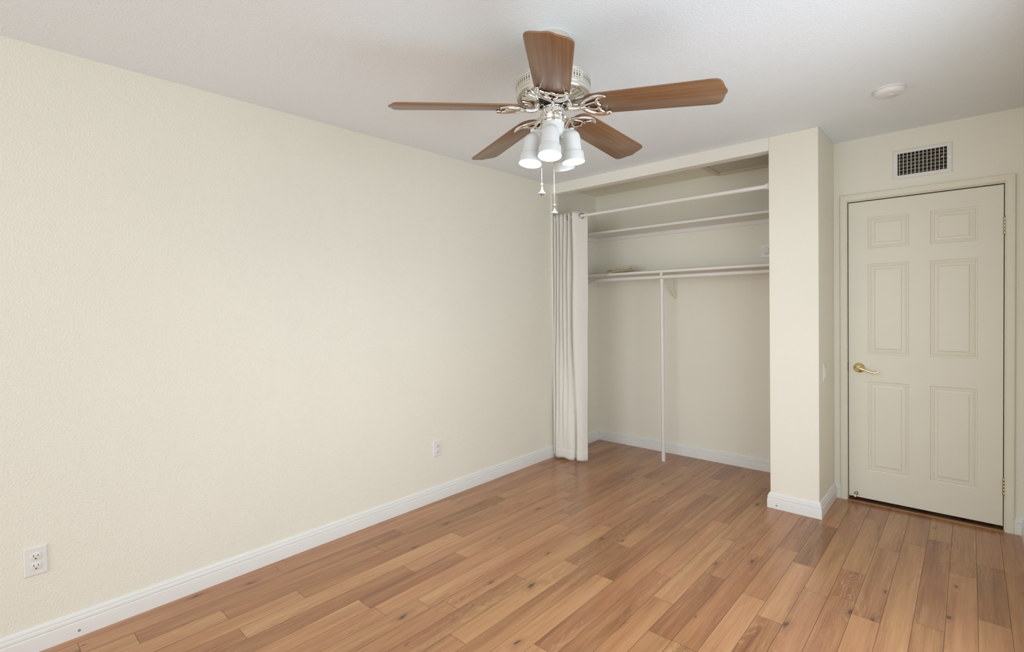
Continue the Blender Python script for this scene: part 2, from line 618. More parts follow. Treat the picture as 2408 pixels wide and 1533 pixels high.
f = MB()  # unseen sliding door at right, added to go with the side light
x0, x1, z0, z1 = ADD_WINR
for a in ((x0, x0 + .05, z0, z1), (x1 - .05, x1, z0, z1), (x0 + .05, x1 - .05, z0, z0 + .05), (x0 + .05, x1 - .05, z1 - .05, z1)):
    f.box(XR + 0.03, XR + 0.09, a[0], a[1], a[2], a[3])
f.box(XR + 0.045, XR + 0.085, (x0 + x1) / 2 - .02, (x0 + x1) / 2 + .02, z0 + .05, z1 - .05)
wf = struct(f.build('added_window_2', M['trim'], smooth=False))
MB().box(XR + 0.066, XR + 0.07, x0 + .04, x1 - .04, z0 + .04, z1 - .04).build('added_pane', gm, wf, smooth=False)

# ------------------------------------------------------------------ floor, board by board
random.seed(11)
PW = 0.1018
GAP = 0.0006
X0 = 2.0995
# row -> list of (y at the far end of each board, tone)
BOARDS = {
    -21: [(-1.789, 0.57), (-0.689, 0.4), (-0.089, 0.36), (1.161, 0.63), (1.761, 0.42), (3.011, 0.46), (3.761, 0.61), (4.343, 0.42)],
    -20: [(-1.85, 0.4), (-0.9, 0.61), (0.3, 0.62), (1.1, 0.6), (2.3, 0.72), (3.3, 0.59), (4.343, 0.33)],
    -19: [(-1.779, 0.43), (-0.829, 0.52), (0.471, 0.55), (1.771, 0.3), (2.675, 0.5), (3.875, 0.35), (4.343, 0.55)],
    -18: [(-1.378, 0.49), (-0.428, 0.63), (0.772, 0.88), (1.572, 0.5), (2.572, 0.37), (3.372, 0.54), (4.343, 0.32)],
    -17: [(-1.429, 0.58), (-0.129, 0.52), (1.071, 0.62), (2.471, 0.45), (3.271, 0.7), (4.071, 0.32), (4.343, 0.49)],
    -16: [(-2.175, 0.63), (-1.375, 0.65), (-0.425, 0.56), (0.775, 0.49), (1.975, 0.8), (3.374, 0.47), (4.343, 0.6)],
    -15: [(-1.954, 0.65), (-1.154, 0.36), (-0.354, 0.45), (0.596, 0.39), (1.546, 0.25), (2.949, 0.67), (3.949, 0.4), (4.343, 0.31)],
    -14: [(-1.823, 0.45), (-1.023, 0.63), (0.277, 0.61), (1.227, 0.78), (1.822, 0.29), (2.822, 0.62), (3.822, 0.34), (4.343, 0.48)],
    -13: [(-2.057, 0.49), (-1.257, 0.68), (-0.057, 0.41), (1.243, 0.47), (2.043, 0.68), (2.638, 0.54), (3.438, 0.22), (4.238, 0.33), (4.343, 0.32)],
    -12: [(-2.04, 0.68), (-0.84, 0.54), (0.46, 0.55), (1.41, 0.62), (2.485, 0.72), (3.586, 0.58), (4.343, 0.32)],
    -11: [(-2.067, 0.5), (-0.767, 0.36), (0.533, 0.49), (1.483, 0.51), (2.433, 0.5), (3.044, 0.5), (4.044, 0.62), (4.343, 0.36)],
    -10: [(-2.036, 0.64), (-1.236, 0.4), (-0.036, 0.49), (0.914, 0.52), (1.864, 0.38), (2.647, 0.68), (3.847, 0.42), (4.343, 0.42)],
    -9: [(-1.705, 0.61), (-0.405, 0.46), (0.545, 0.49), (1.345, 0.51), (2.145, 0.75), (3.345, 0.35), (4.343, 0.36)],
    -8: [(-2.157, 0.36), (-1.207, 0.67), (-0.007, 0.37), (1.293, 0.65), (2.493, 0.36), (3.895, 0.56), (4.343, 0.3)],
    -7: [(-1.261, 0.66), (0.039, 0.54), (1.339, 0.64), (2.139, 0.72), (3.542, 0.23), (4.342, 0.6), (4.343, 0.58)],
    -6: [(-1.772, 0.64), (-0.972, 0.64), (0.328, 0.39), (1.528, 0.7), (2.939, 0.44), (4.139, 0.55), (4.343, 0.4)],
    -5: [(-1.85, 0.51), (-1.05, 0.58), (-0.25, 0.36), (1.05, 0.65), (2.35, 0.4), (3.15, 0.6), (3.95, 0.31), (4.343, 0.53)],
    -4: [(-1.156, 0.48), (0.144, 0.38), (0.944, 0.63), (2.144, 0.52), (2.942, 0.73), (3.942, 0.6), (4.343, 0.56)],
    -3: [(-1.394, 0.49), (-0.094, 0.52), (1.106, 0.65), (1.906, 0.5), (2.501, 0.08), (3.301, 0.42), (4.301, 0.49), (4.343, 0.43)],
    -2: [(-1.843, 0.56), (-1.043, 0.58), (-0.243, 0.44), (0.957, 0.46), (1.907, 0.41), (2.857, 0.38), (3.857, 0.55), (4.343, 0.54)],
    -1: [(-1.809, 0.68), (-0.859, 0.43), (0.341, 0.63), (1.641, 0.52), (2.441, 0.85), (3.035, 0.53), (4.235, 0.18), (4.343, 0.57)],
    0: [(-1.494, 0.55), (-0.194, 0.66), (1.006, 0.61), (2.306, 0.33), (2.907, 0.66), (3.509, 0.15), (4.343, 0.55)],
    1: [(-1.59, 0.39), (-0.99, 0.54), (0.26, 0.41), (1.16, 0.41), (2.06, 0.56), (2.66, 0.37), (3.41, 0.45), (4.31, 0.45), (4.343, 0.62)],
    2: [(-1.804, 0.6), (-1.004, 0.57), (0.296, 0.4), (1.096, 0.61), (1.896, 0.52), (2.696, 0.42), (2.991, 0.3), (3.785, 0.54), (4.343, 0.25)],
    3: [(-1.819, 0.65), (-0.869, 0.64), (0.431, 0.63), (1.631, 0.55), (2.581, 0.68), (3.374, 0.41), (4.174, 0.5), (4.343, 0.52)],
    4: [(-1.562, 0.54), (-0.262, 0.44), (0.938, 0.52), (2.238, 0.65), (3.538, 0.55), (4.343, 0.25)],
    5: [(-2.069, 0.67), (-0.769, 0.52), (0.181, 0.56), (1.481, 0.48), (2.681, 0.38), (3.681, 0.28), (4.343, 0.57)],
    6: [(-1.657, 0.48), (-0.707, 0.66), (0.243, 0.37), (1.193, 0.4), (1.993, 0.64), (3.293, 0.6), (4.093, 0.55), (4.343, 0.35)],
    7: [(-1.666, 0.59), (-0.716, 0.55), (0.484, 0.37), (1.684, 0.38), (2.884, 0.5), (3.484, 0.28), (4.343, 0.55)],
    8: [(-2.048, 0.57), (-0.798, 0.4), (0.302, 0.4), (1.202, 0.5), (1.802, 0.47), (2.552, 0.62), (3.452, 0.51), (4.343, 0.56)],
    9: [(-1.989, 0.4), (-1.389, 0.48), (-0.789, 0.44), (-0.189, 0.44), (0.561, 0.38), (1.161, 0.61), (1.761, 0.42), (3.011, 0.35), (4.261, 0.41), (4.343, 0.66)],
}


def make_floor():
    f = MB()
    tones, seeds = [], []
    k0 = math.floor((-0.0 - X0) / PW)
    k1 = math.ceil((XR + 0.02 - X0) / PW)
    ylo, yhi = FRONT, D2
    for k in range(k0, k1):
        xa = max(X0 + k * PW, -0.01)
        xb = min(X0 + (k + 1) * PW, XR)
        if xb - xa < 0.002:
            continue
        ends = BOARDS.get(k)
        if not ends:
            ends = []
            y = ylo - random.random() * 0.6
            while y < yhi:
                y += random.choice((0.42, 0.58, 0.75, 0.9, 1.15, 0.62))
                ends.append((y, random.choice((0.18, 0.34, 0.42, 0.48, 0.5, 0.55, 0.58, 0.66, 0.7, 0.84)) + random.uniform(-.05, .05)))
        ya = ylo
        for y, t in ends:
            yb = min(y, yhi)
            if yb <= ya + 0.001:
                continue
            f.quad((xa + GAP, ya + GAP, 0), (xb - GAP, ya + GAP, 0), (xb - GAP, yb - GAP, 0), (xa + GAP, yb - GAP, 0), 0)
            tones.append(t)
            seeds.append(random.uniform(0, 60))
            ya = yb
            if ya >= yhi:
                break
    n = len(tones)
    f.box(-TW, XR + TW, FRONT - TW, D1 + 1.0, -0.05, -0.0012, 1)
    tones += [0] * 6
    seeds += [0] * 6
    me = bpy.data.meshes.new('floor')
    me.from_pydata(f.v, [], f.f)
    me.materials.append(M['laminate'])
    me.materials.append(M['seam'])
    me.polygons.foreach_set('material_index', f.mi)
    a = me.attributes.new('tone', 'FLOAT', 'FACE')
    a.data.foreach_set('value', tones)
    a = me.attributes.new('seed', 'FLOAT', 'FACE')
    a.data.foreach_set('value', seeds)
    o = bpy.data.objects.new('floor', me)
    COL.objects.link(o)
    return struct(o)


M['seam'] = paint('floor_seam', lin((92, 62, 42)), 0.7, 0.05, 20)
make_floor()

# ------------------------------------------------------------------ baseboards
BPROF = [(0, 0), (.016, 0), (.016, .0575), (.0155, .060), (.0115, .0625), (.0115, .0645), (.0138, .068), (.0138, .0765), (.0125, .080),
         (.0088, .0825), (.0088, .0845), (.0098, .0875), (.0085, .093), (.0045, .0985), (.0015, .1005), (0, .101)]


def moulding(name, path, prof, mat, parent=None):
    """profile swept along a plan path, projecting to the right of its direction, mitred"""
    pts = [Vector((p[0], p[1])) for p in path]
    n = len(pts)
    rings = []
    for i, p in enumerate(pts):
        d0 = (pts[i] - pts[i - 1]).normalized() if i > 0 else (pts[1] - pts[0]).normalized()
        d1_ = (pts[i + 1] - pts[i]).normalized() if i < n - 1 else d0
        n0, n1 = Vector((d0.y, -d0.x)), Vector((d1_.y, -d1_.x))
        mi = (n0 + n1)
        mi = mi / (1 + n0.dot(n1))
        rings.append([(p.x + mi.x * t, p.y + mi.y * t, z) for t, z in prof])
    f = MB().loft(rings, True, True, True)
    return f.build(name, mat, parent, angle=22)


bl = struct(moulding('baseboard_left', [(0, FRONT), (0, D0 - 0.001)], BPROF, M['trim']))
struct(moulding('baseboard_closet', [(0, T0), (0, D2), (P1 - 0.09, D2)], BPROF, M['trim']))
bp_ = struct(moulding('baseboard_pier', [(P0, T0), (P0, D0), (P1, D0), (P1, D1), (cx0, D1)], BPROF, M['trim']))
struct(moulding('baseboard_right', [(cx1, D1), (XR, D1), (XR, FRONT)], BPROF, M['trim']))
for par, p, ax in ((bl, (0.016, 0.312, 0.026), (1, 0, 0)), (bp_, (1.847, D0 - 0.016, 0.022), (0, -1, 0))):
    f = MB().lathe([(0.0048, 0.0002), (0.0048, 0.0012), (0.0032, 0.0012), (0.0026, 0.0006)], p, ax, 16)
    f.build('screw', M['grommet'], par)

# ------------------------------------------------------------------ door
DY = D1 + 0.002          # face of the slab
SX0, SX1, SZ0, SZ1 = 2.1725, 2.9285, 0.029, 2.0185


def door_slab():
    f = MB()
    colsx = [(2.280, 2.497), (2.600, 2.820)]
    rowsz = [(0.220, 0.820), (1.001, 1.603), (1.704, 1.911)]
    xs = [SX0, 2.280, 2.497, 2.600, 2.820, SX1]
    zs = [SZ0, 0.220, 0.820, 1.001, 1.603, 1.704, 1.911, SZ1]
    holes = {(1, 1), (1, 3), (1, 5), (3, 1), (3, 3), (3, 5)}
    for i in range(5):
        for j in range(7):
            if (i, j) in holes:
                xa, xb, za, zb = xs[i], xs[i + 1], zs[j], zs[j + 1]
                # (inset, depth into the slab)
                steps = [(0, 0), (.005, .0045), (.010, .005), (.014, .0015), (.018, .0012), (.021, .0045), (.036, .0025), (.0395, .0), (.0415, -.0012)]
                rings = []
                for ins, d in steps:
                    rings.append([(xa + ins, DY + d, za + ins), (xb - ins, DY + d, za + ins), (xb - ins, DY + d, zb - ins), (xa + ins, DY + d, zb - ins)])
                f.loft(rings, True, False, True)
            else:
                f.quad((xs[i], DY, zs[j]), (xs[i + 1], DY, zs[j]), (xs[i + 1], DY, zs[j + 1]), (xs[i], DY, zs[j + 1]))
    yb = DY + 0.035
    f.quad((SX0, yb, SZ0), (SX0, yb, SZ1), (SX1, yb, SZ1), (SX1, yb, SZ0))
    f.quad((SX0, DY, SZ0), (SX0, DY, SZ1), (SX0, yb, SZ1), (SX0, yb, SZ0))
    f.quad((SX1, DY, SZ0), (SX1, yb, SZ0), (SX1, yb, SZ1), (SX1, DY, SZ1))
    f.quad((SX0, DY, SZ1), (SX1, DY, SZ1), (SX1, yb, SZ1), (SX0, yb, SZ1))
    f.quad((SX0, DY, SZ0), (SX0, yb, SZ0), (SX1, yb, SZ0), (SX1, DY, SZ0))
    return f


door = struct(door_slab().build('door_1', M['door'], smooth=False), 'closed cream six-panel door with a brass lever handle')

# lever handle
hx, hz = 2.232, 0.908
f = MB().lathe([(0.0, 0.0), (0.0335, 0.0), (0.0335, 0.004), (0.031, 0.008), (0.022, 0.013), (0.016, 0.016), (0.0125, 0.020), (0.0115, 0.040), (0.013, 0.044), (0.0, 0.046)],
               (hx, DY, hz), (0, -1, 0), 40, cap0=False, cap1=False)
hd = f.build('door_handle', M['brass'], door)
pts = catmull([(hx - 0.004, DY - 0.046, hz - 0.002), (hx + 0.012, DY - 0.052, hz), (hx + 0.035, DY - 0.054, hz - 0.008), (hx + 0.062, DY - 0.052, hz - 0.019),
               (hx + 0.088, DY - 0.048, hz - 0.024), (hx + 0.104, DY - 0.044, hz - 0.020), (hx + 0.112, DY - 0.042, hz - 0.013)], 6)
n = len(pts)
rad = [0.0115 - 0.0055 * min(1, i / (n * 0.6)) for i in range(n)]
rad[-1] = 0.003
f = MB().tube(pts, rad, 14, flat=1.0)
f.build('lever', M['brass'], hd)
MB().lathe([(0, 0), (0.0035, 0), (0.0025, 0.0008), (0, 0.0008)], (hx - 0.020, DY - 0.0145, hz + 0.002), (0, -1, 0), 12, cap0=False, cap1=False).build('screw', M['bronze'], hd)
MB().box(SX0 - 0.0065, SX0 + 0.0005, DY - 0.0022, DY + 0.004, 0.884, 0.942).build('latch_plate', M['bronze'], door, smooth=False, bevel=0.001)
# hinges (knuckles)
for zc in (1.781, 0.2605):
    f = MB()
    for i in range(5):
        za = zc - 0.05 + i * 0.02
        f.lathe([(0, za + 0.0006), (0.0062, za + 0.0006), (0.0068, za + 0.0018), (0.0068, za + 0.0182), (0.0062, za + 0.0194), (0, za + 0.0194)], (dx1 + 0.0005, DY - 0.0055, 0), (0, 0, 1), 16, cap0=False, cap1=False)
    for za, s in ((zc + 0.05, 1), (zc - 0.05, -1)):
        f.lathe([(0.005, 0), (0.0058, 0.002 * s), (0.003, 0.005 * s), (0, 0.006 * s)], (dx1 + 0.0005, DY - 0.0055, za), (0, 0, 1), 12)
    f.box(dx1 - 0.006, dx1 + 0.012, DY - 0.002, DY + 0.001, zc - 0.048, zc + 0.048)
    f.build('hinge', M['hinge'], door)
# door stop screwed to the foot of the door
sx, sz = 2.216, 0.058
f = MB().lathe([(0, 0), (0.0085, 0), (0.0085, 0.002), (0.0075, 0.004), (0.0100, 0.007), (0.0108, 0.0105), (0.0095, 0.0145), (0.0055, 0.0175), (0.0042, 0.021), (0.0055, 0.025), (0.0055, 0.030)], (sx, DY, sz), (-0.08, -0.85, -0.40), 20)
ds = f.build('door_stop', M['hinge'], door)
MB().lathe([(0.0066, 0.029), (0.0072, 0.031), (0.0072, 0.041), (0.0055, 0.044), (0, 0.0445)], (sx, DY, sz), (-0.08, -0.85, -0.40), 18).build('rubber_tip', M['rubber'], ds)

# casing and jamb
CPROF = [(0, 0.0), (0, .014), (.004, .0165), (.030, .0165), (.036, .0145), (.0385, .011), (.0395, .0115), (.0425, .010), (.0425, 0)]


def casing():
    f = MB()
    w_ = dx0 - 0.003 - cx0 - 0.0
    sc = (dx0 - 0.001 - cx0) / 0.0425
    rings = []
    # profile across the board from outside to inside, (u, projection)
    for corner in range(4):
        ring = []
        for u, p in CPROF:
            u *= sc
            if corner == 0:
                ring.append((cx0 + u, D1 - p, 0.0))
            elif corner == 1:
                ring.append((cx0 + u, D1 - p, cz - u))
            elif corner == 2:
                ring.append((cx1 - u, D1 - p, cz - u))
            else:
                ring.append((cx1 - u, D1 - p, 0.0))
        rings.append(ring)
    f.loft(rings, True, True, True)
    # jamb boards lining the opening
    for a, b_ in ((dx0 - 0.02, dx0 - 0.0005), (dx1 + 0.0005, dx1 + 0.02)):
        f.box(a, b_, D1 + 0.0005, D1 + TW, 0, dz + 0.02)
    f.box(dx0 - 0.0005, dx1 + 0.0005, D1 + 0.0005, D1 + TW, dz + 0.0005, dz + 0.02)
    return f


struct(casing().build('trim_2', M['casing'], angle=20), 'cream casing around the door')
# threshold strip under the door
f = MB()
f.loft([[(dx, D1 - 0.0125, 0.0), (dx, D1 - 0.0120, 0.004), (dx, D1 - 0.0085, 0.0055), (dx, D1 + 0.004, 0.0045), (dx, D1 + 0.03, 0.002), (dx, D1 + 0.032, 0.0)] for dx in (dx0, dx1)], True, True, True)
struct(f.build('trim_3', M['threshold'], smooth=False))

# ------------------------------------------------------------------ air vent above the door
vent = empty('air_vent', (2.559, D1, 2.224))
tag(vent, 'white rectangular air vent grille with vertical vanes above the door', 'vent')
f = MB()
ox0, ox1, oz0, oz1 = -0.1465, 0.1465, -0.0935, 0.0935
ix0, ix1, iz0, iz1 = -0.120, 0.120, -0.069, 0.069
rings = []
for ins, d in ((0, 0), (0.002, -0.004), (0.008, -0.0065)):
    rings.append([(ox0 + ins, d, oz0 + ins), (ox1 - ins, d, oz0 + ins), (ox1 - ins, d, oz1 - ins), (ox0 + ins, d, oz1 - ins)])
for d in (-0.0065, 0.012):
    rings.append([(ix0, d, iz0), (ix1, d, iz0), (ix1, d, iz1), (ix0, d, iz1)])
f.loft(rings, True, False, False)
f.build('frame', M['plastic'], vent, smooth=False)
for i in range(12):
    x = ix0 + 0.0095 + i * 0.0195
    MB().box(x - 0.0014, x + 0.0014, -0.003, 0.014, iz0, iz1).build('vane', M['plastic'], vent, smooth=False)
for i in range(6):
    z = iz0 + 0.014 + i * 0.0225
    g = MB().box(ix0, ix1, -0.0015, 0.0015, -0.0075, 0.0075)
    g.xform(Matrix.Translation((0, 0.026, z)) @ Matrix.Rotation(R(55), 4, 'X'))
    g.build('louver', M['duct'], vent, smooth=False)
f = MB()
f.box(ix0, ix1, 0.055, 0.06, iz0, iz1).box(ix0 - .001, ix0, 0.012, 0.06, iz0, iz1).box(ix1, ix1 + .001, 0.012, 0.06, iz0, iz1)
f.box(ix0, ix1, 0.012, 0.06, iz0 - .001, iz0).box(ix0, ix1, 0.012, 0.06, iz1, iz1 + .001)
f.build('duct', M['dark'], vent, smooth=False)
MB().box(0.094, 0.101, -0.009, 0.006, 0.006, 0.0125).build('lever', M['plastic'], vent, smooth=False, bevel=0.0015)
for x in (-0.1335, 0.1335):
    MB().lathe([(0, -0.0062), (0.0038, -0.0062), (0.0032, -0.008), (0, -0.0085)], (x, 0, 0), (0, 1, 0), 14, cap0=False, cap1=False).build('screw', M['nickel'], vent)

# ------------------------------------------------------------------ smoke detector
sd = empty('smoke_detector', (2.477, 3.236, H))
tag(sd, 'round white smoke detector on the ceiling near the closet pier', 'smoke detector')
MB().lathe([(0, 0), (0.069, 0), (0.069, -0.007), (0.066, -0.0085), (0, -0.0085)], seg=48, cap0=False, cap1=False).build('base', M['plastic'], sd)
MB().lathe([(0.0, -0.0085), (0.0645, -0.0085), (0.0665, -0.012), (0.065, -0.020), (0.060, -0.0275), (0.052, -0.031), (0.0, -0.033)], seg=48, cap0=False, cap1=False).build('cover', M['plastic'], sd)
MB().lathe([(0.0, -0.032), (0.010, -0.0325), (0.009, -0.0345), (0, -0.035)], (0.008, -0.012, 0), seg=20, cap0=False, cap1=False).build('test_button', M['led'], sd)


# ------------------------------------------------------------------ electrical plates
def outlet(y, label):
    e = empty('wall_outlet', (0.0, y, 0.3645))
    tag(e, label, 'outlet', 'wall outlets on the left wall')
    f = MB()
    rings = []
    for ins, d in ((0, 0.0), (0.0, 0.003), (0.004, 0.0058)):
        rings.append([(d, -0.036 + ins, -0.0572 + ins), (d, 0.036 - ins, -0.0572 + ins), (d, 0.036 - ins, 0.0572 - ins), (d, -0.036 + ins, 0.0572 - ins)])
    f.loft(rings, True, False, True)
    f.build('cover_plate', M['plastic'], e, smooth=False)
    for s in (1, -1):
        zc = 0.0197 * s
        oval = []
        for i in range(32):
            a = 2 * PI * i / 32
            yy, zz = 0.0172 * math.cos(a), 0.0172 * math.sin(a)
            zz = max(-0.0142, min(0.0142, zz))
            oval.append((yy, zz))
        f = MB().loft([[(0.0055, p[0], p[1] + zc) for p in oval], [(0.0078, p[0], p[1] + zc) for p in oval], [(0.0082, p[0] * .95, p[1] * .95 + zc) for p in oval]], True, False, True)
        rc = f.build('receptacle', M['plastic'], e)
        for yy, hh in ((-0.0064, 0.0042), (0.0064, 0.0033)):
            MB().box(0.0078, 0.0084, yy - 0.0011, yy + 0.0011, zc + 0.0035 - hh, zc + 0.0035 + hh).build('slot', M['dark'], rc, smooth=False)
        g = MB().lathe([(0.0027, 0.0), (0.0027, 0.0006), (0, 0.0006)], (0.0078, 0, zc - 0.0082), (1, 0, 0), 14)
        g.build('slot', M['dark'], rc)
    MB().lathe([(0, 0.0055), (0.0028, 0.0055), (0.0022, 0.0068), (0, 0.007)], (0, 0, 0), (1, 0, 0), 14, cap0=False, cap1=False).build('screw', M['plastic'], e)
    return e


outlet(0.188, 'white duplex wall outlet nearest the camera, low above the left baseboard')
outlet(2.2555, 'white duplex wall outlet farther along the left wall, toward the closet curtain')

e = empty('light_switch', (P1, 3.751, 0.9035))
tag(e, 'slim white light switch plate on the side of the closet pier', 'light switch')
f = MB()
f.loft([[(d, -0.036 + i, -0.0572 + i), (d, 0.036 - i, -0.0572 + i), (d, 0.036 - i, 0.0572 - i), (d, -0.036 + i, 0.0572 - i)] for i, d in ((0, 0), (0, .003), (.004, .0058))], True, False, True)
f.build('cover_plate', M['ivory'], e, smooth=False)
f = MB().loft([[(0.0055, -0.0165, -0.033), (0.0055, 0.0165, -0.033), (0.0055, 0.0165, 0.033), (0.0055, -0.0165, 0.033)],
               [(0.0105, -0.0155, -0.032), (0.0105, 0.0155, -0.032), (0.0075, 0.0155, 0.032), (0.0075, -0.0155, 0.032)]], True, False, True)
f.build('rocker', M['ivory'], e, smooth=False)

e = empty('dial_switch', (1.5815, D2, 1.7675))
tag(e, 'white wall plate with a round dial knob inside the closet', 'switch')
f = MB()
f.loft([[(-0.0365 + i, -d, -0.0535 + i), (0.0365 - i, -d, -0.0535 + i), (0.0365 - i, -d, 0.0535 - i), (-0.0365 + i, -d, 0.0535 - i)] for i, d in ((0, 0), (0, .004), (.003, .007))], True, False, True)
f.build('cover_plate', M['plate'], e, smooth=False)
MB().lathe([(0.0, .0065), (0.0255, .0065), (0.0265, .009), (0.0255, .020), (0.0235, .022), (0, .022)], (0.003, 0, 0.0), (0, -1, 0), 36, cap0=False, cap1=False).build('dial', M['ivory'], e)

# ------------------------------------------------------------------ closet fittings
XC1 = P1 - 0.09     # inner right side of the closet
sh = empty('closet_shelf', (0, D2, 2.02))
tag(sh, 'upper white closet shelf on wall cleats, empty', 'shelf', 'closet shelves')
MB().box(0.001, XC1 - 0.001, 4.04, D2 - 0.0005, 2.0185, 2.0385).build('board', M['shelf'], None, smooth=False, bevel=0.0015)
o = bpy.data.objects['board']
o.parent = sh
o.location = -Vector(sh.location)
c = MB().box(0.018, XC1 - 0.001, D2 - 0.018, D2 - 0.0005, 1.984, 2.0183)
o = c.build('cleat', M['shelf'], sh, smooth=False, bevel=0.001)
o.location = -Vector(sh.location)
c = MB().box(0.0005, 0.018, 4.06, D2 - 0.0005, 1.984, 2.0183)
o = c.build('cleat', M['shelf'], sh, smooth=False, bevel=0.001)
o.location = -Vector(sh.location)

sh = empty('closet_shelf', (0, D2, 1.63))
tag(sh, 'lower white closet shelf above the hanging rod, carrying the coiled cord', 'shelf', 'closet shelves')
o = MB().box(0.001, XC1 - 0.001, 4.04, D2 - 0.0005, 1.6255, 1.6445).build('board', M['shelf'], sh, smooth=False, bevel=0.0015)
o.location = -Vector(sh.location)
o = MB().box(0.0005, 0.0185, 4.045, D2 - 0.0005, 1.5385, 1.6253).build('cleat', M['shelf'], sh, smooth=False, bevel=0.001)
o.location = -Vector(sh.location)
o = MB().box(XC1 - 0.0185, XC1 - 0.0005, 4.045, D2 - 0.0005, 1.5385, 1.6253).build('cleat', M['shelf'], sh, smooth=False, bevel=0.001)
o.location = -Vector(sh.location)
# shelf bracket: leg on the wall, arm under the shelf, diagonal brace
f = MB()
bx = 0.832
f.box(bx - 0.012, bx + 0.012, D2 - 0.005, D2 - 0.0005, 1.395, 1.6253)
f.box(bx - 0.010, bx + 0.010, 4.055, D2 - 0.0005, 1.619, 1.6253)
pts = catmull([(bx, D2 - 0.006, 1.412), (bx, D2 - 0.04, 1.440), (bx, 4.21, 1.522), (bx, 4.13, 1.578), (bx, 4.10, 1.612)], 6)
f.tube(pts, 0.010, 10, flat=0.7)
f.box(bx - 0.011, bx + 0.011, 4.048, 4.056, 1.600, 1.6253)
o = f.build('bracket', M['casing'], sh, bevel=0.0)
o.location = -Vector(sh.location)

hr = empty('hanging_rod', (0, 4.07, 1.5885))
tag(hr, 'white horizontal clothes rod just under the lower closet shelf', 'rod')
MB().lathe([(0, 0.019), (0.0162, 0.019), (0.0162, XC1 - 0.019), (0, XC1 - 0.019)], (0, 0, 0), (1, 0, 0), 24, cap0=False, cap1=False).build('rod', M['rod'], hr)
for x, s in ((0.0187, 1), (XC1 - 0.0187, -1)):
    MB().lathe([(0, 0), (0.026, 0), (0.026, 0.003 * s), (0.020, 0.004 * s), (0.019, 0.014 * s), (0.0165, 0.014 * s)], (x, 0, 0), (1, 0, 0), 24, cap0=False, cap1=False).build('socket', M['rod'], hr)

pole = MB().lathe([(0, 0.0), (0.0168, 0.0), (0.0172, 0.002), (0.0172, 1.568), (0.0165, 1.572), (0, 1.572)], (0, 0, 0), (0, 0, 1), 24, cap0=False, cap1=False).build('support_pole', M['rod'], loc=(0.826, 4.073, 0.0))
tag(pole, 'white vertical pole from the closet floor up to the clothes rod', 'pole')

# curtain rod across the closet opening
cr_ = empty('curtain_rod', (0, 3.645, 2.129))
tag(cr_, 'white round curtain rod across the top of the closet opening', 'curtain rod')
f = MB().lathe([(0, 0.016), (0.0125, 0.016), (0.0125, 0.95), (0.0145, 0.952), (0.0145, P0 - 0.001), (0, P0 - 0.001)], (0, 0, 0), (1, 0, 0), 24, cap0=False, cap1=False)
f.build('rod', M['rod'], cr_)
for x, s in ((0.0158, 1), (P0 - 0.0003, -1)):
    if s < 0:
        MB().lathe([(0.0, 0), (0.031, 0), (0.031, 0.003 * s)], (x, 0, 0), (1, 0, 0), 28, cap0=False, cap1=False).build('pad', M['dark'], cr_)
    MB().lathe([(0.0, 0.003 * s), (0.029, 0.003 * s), (0.028, 0.008 * s), (0.024, 0.014 * s), (0.0205, 0.022 * s), (0.020, 0.034 * s), (0.0145, 0.036 * s)], (x, 0, 0), (1, 0, 0), 28, cap0=False, cap1=False).build('flange', M['rod'], cr_)

# curtain, pushed to the left
ct = empty('curtain', (0.15, 3.62, 0.012))
tag(ct, 'cream grommet curtain bunched at the left side of the closet opening', 'curtain')
top = [(.020, 3.640), (.034, 3.606), (.052, 3.650), (.068, 3.604), (.087, 3.650), (.104, 3.603), (.124, 3.650), (.143, 3.602), (.164, 3.655), (.188, 3.602), (.210, 3.668), (.234, 3.604), (.262, 3.598), (.300, 3.647), (.333, 3.692)]
mid = [(.020, 3.625), (.034, 3.586), (.050, 3.622), (.066, 3.582), (.085, 3.616), (.104, 3.580), (.124, 3.612), (.144, 3.578), (.166, 3.612), (.190, 3.577), (.214, 3.640), (.236, 3.582), (.270, 3.576), (.308, 3.618), (.337, 3.668)]
bot = [(.019, 3.600), (.032, 3.556), (.046, 3.592), (.054, 3.556), (.080, 3.549), (.106, 3.546), (.132, 3.545), (.158, 3.545), (.184, 3.547), (.212, 3.551), (.242, 3.564), (.254, 3.606), (.281, 3.556), (.318, 3.574), (.345, 3.628)]


def cprofile(t):
    """t 0 at the hem, 1 at the top"""
    if t > 0.5:
        a, b_, s = mid, top, (t - 0.5) / 0.5
    else:
        a, b_, s = bot, mid, (t / 0.5) ** 1.25
    s = s * s * (3 - 2 * s) * 0.5 + s * 0.5
    return [(p[0] + (q[0] - p[0]) * s, p[1] + (q[1] - p[1]) * s, 0) for p, q in zip(a, b_)]


ZT = 2.166


def curtain_mesh(z0, z1, nz, off=0.0):
    rings = []
    for i in range(nz + 1):
        z = z0 + (z1 - z0) * i / nz
        t = (z - 0.012) / (ZT - 0.012)
        prof = catmull(cprofile(t), 8)
        wob = 0.004 * math.sin(z * 5.0)
        sag = 0.0
        ring = []
        for j, p in enumerate(prof):
            u = j / (len(prof) - 1)
            q = Vector((p.x + wob * math.sin(u * 9), p.y - off + 0.003 * math.sin(z * 9 + u * 14), z))
            if z1 > 1 and t > 0.97:
                q.z -= 0.008 * (1 - math.cos(2 * PI * u * 6.0)) / 2 * (t - 0.97) / 0.03 * 0.5
            if t < 0.06:
                q.z += 0.006 * math.sin(u * 17) * (0.06 - t) / 0.06 + 0.006 * (0.06 - t) / 0.06 
            ring.append(q - Vector(ct.location))
        rings.append(ring)
    return MB().loft(rings, False)


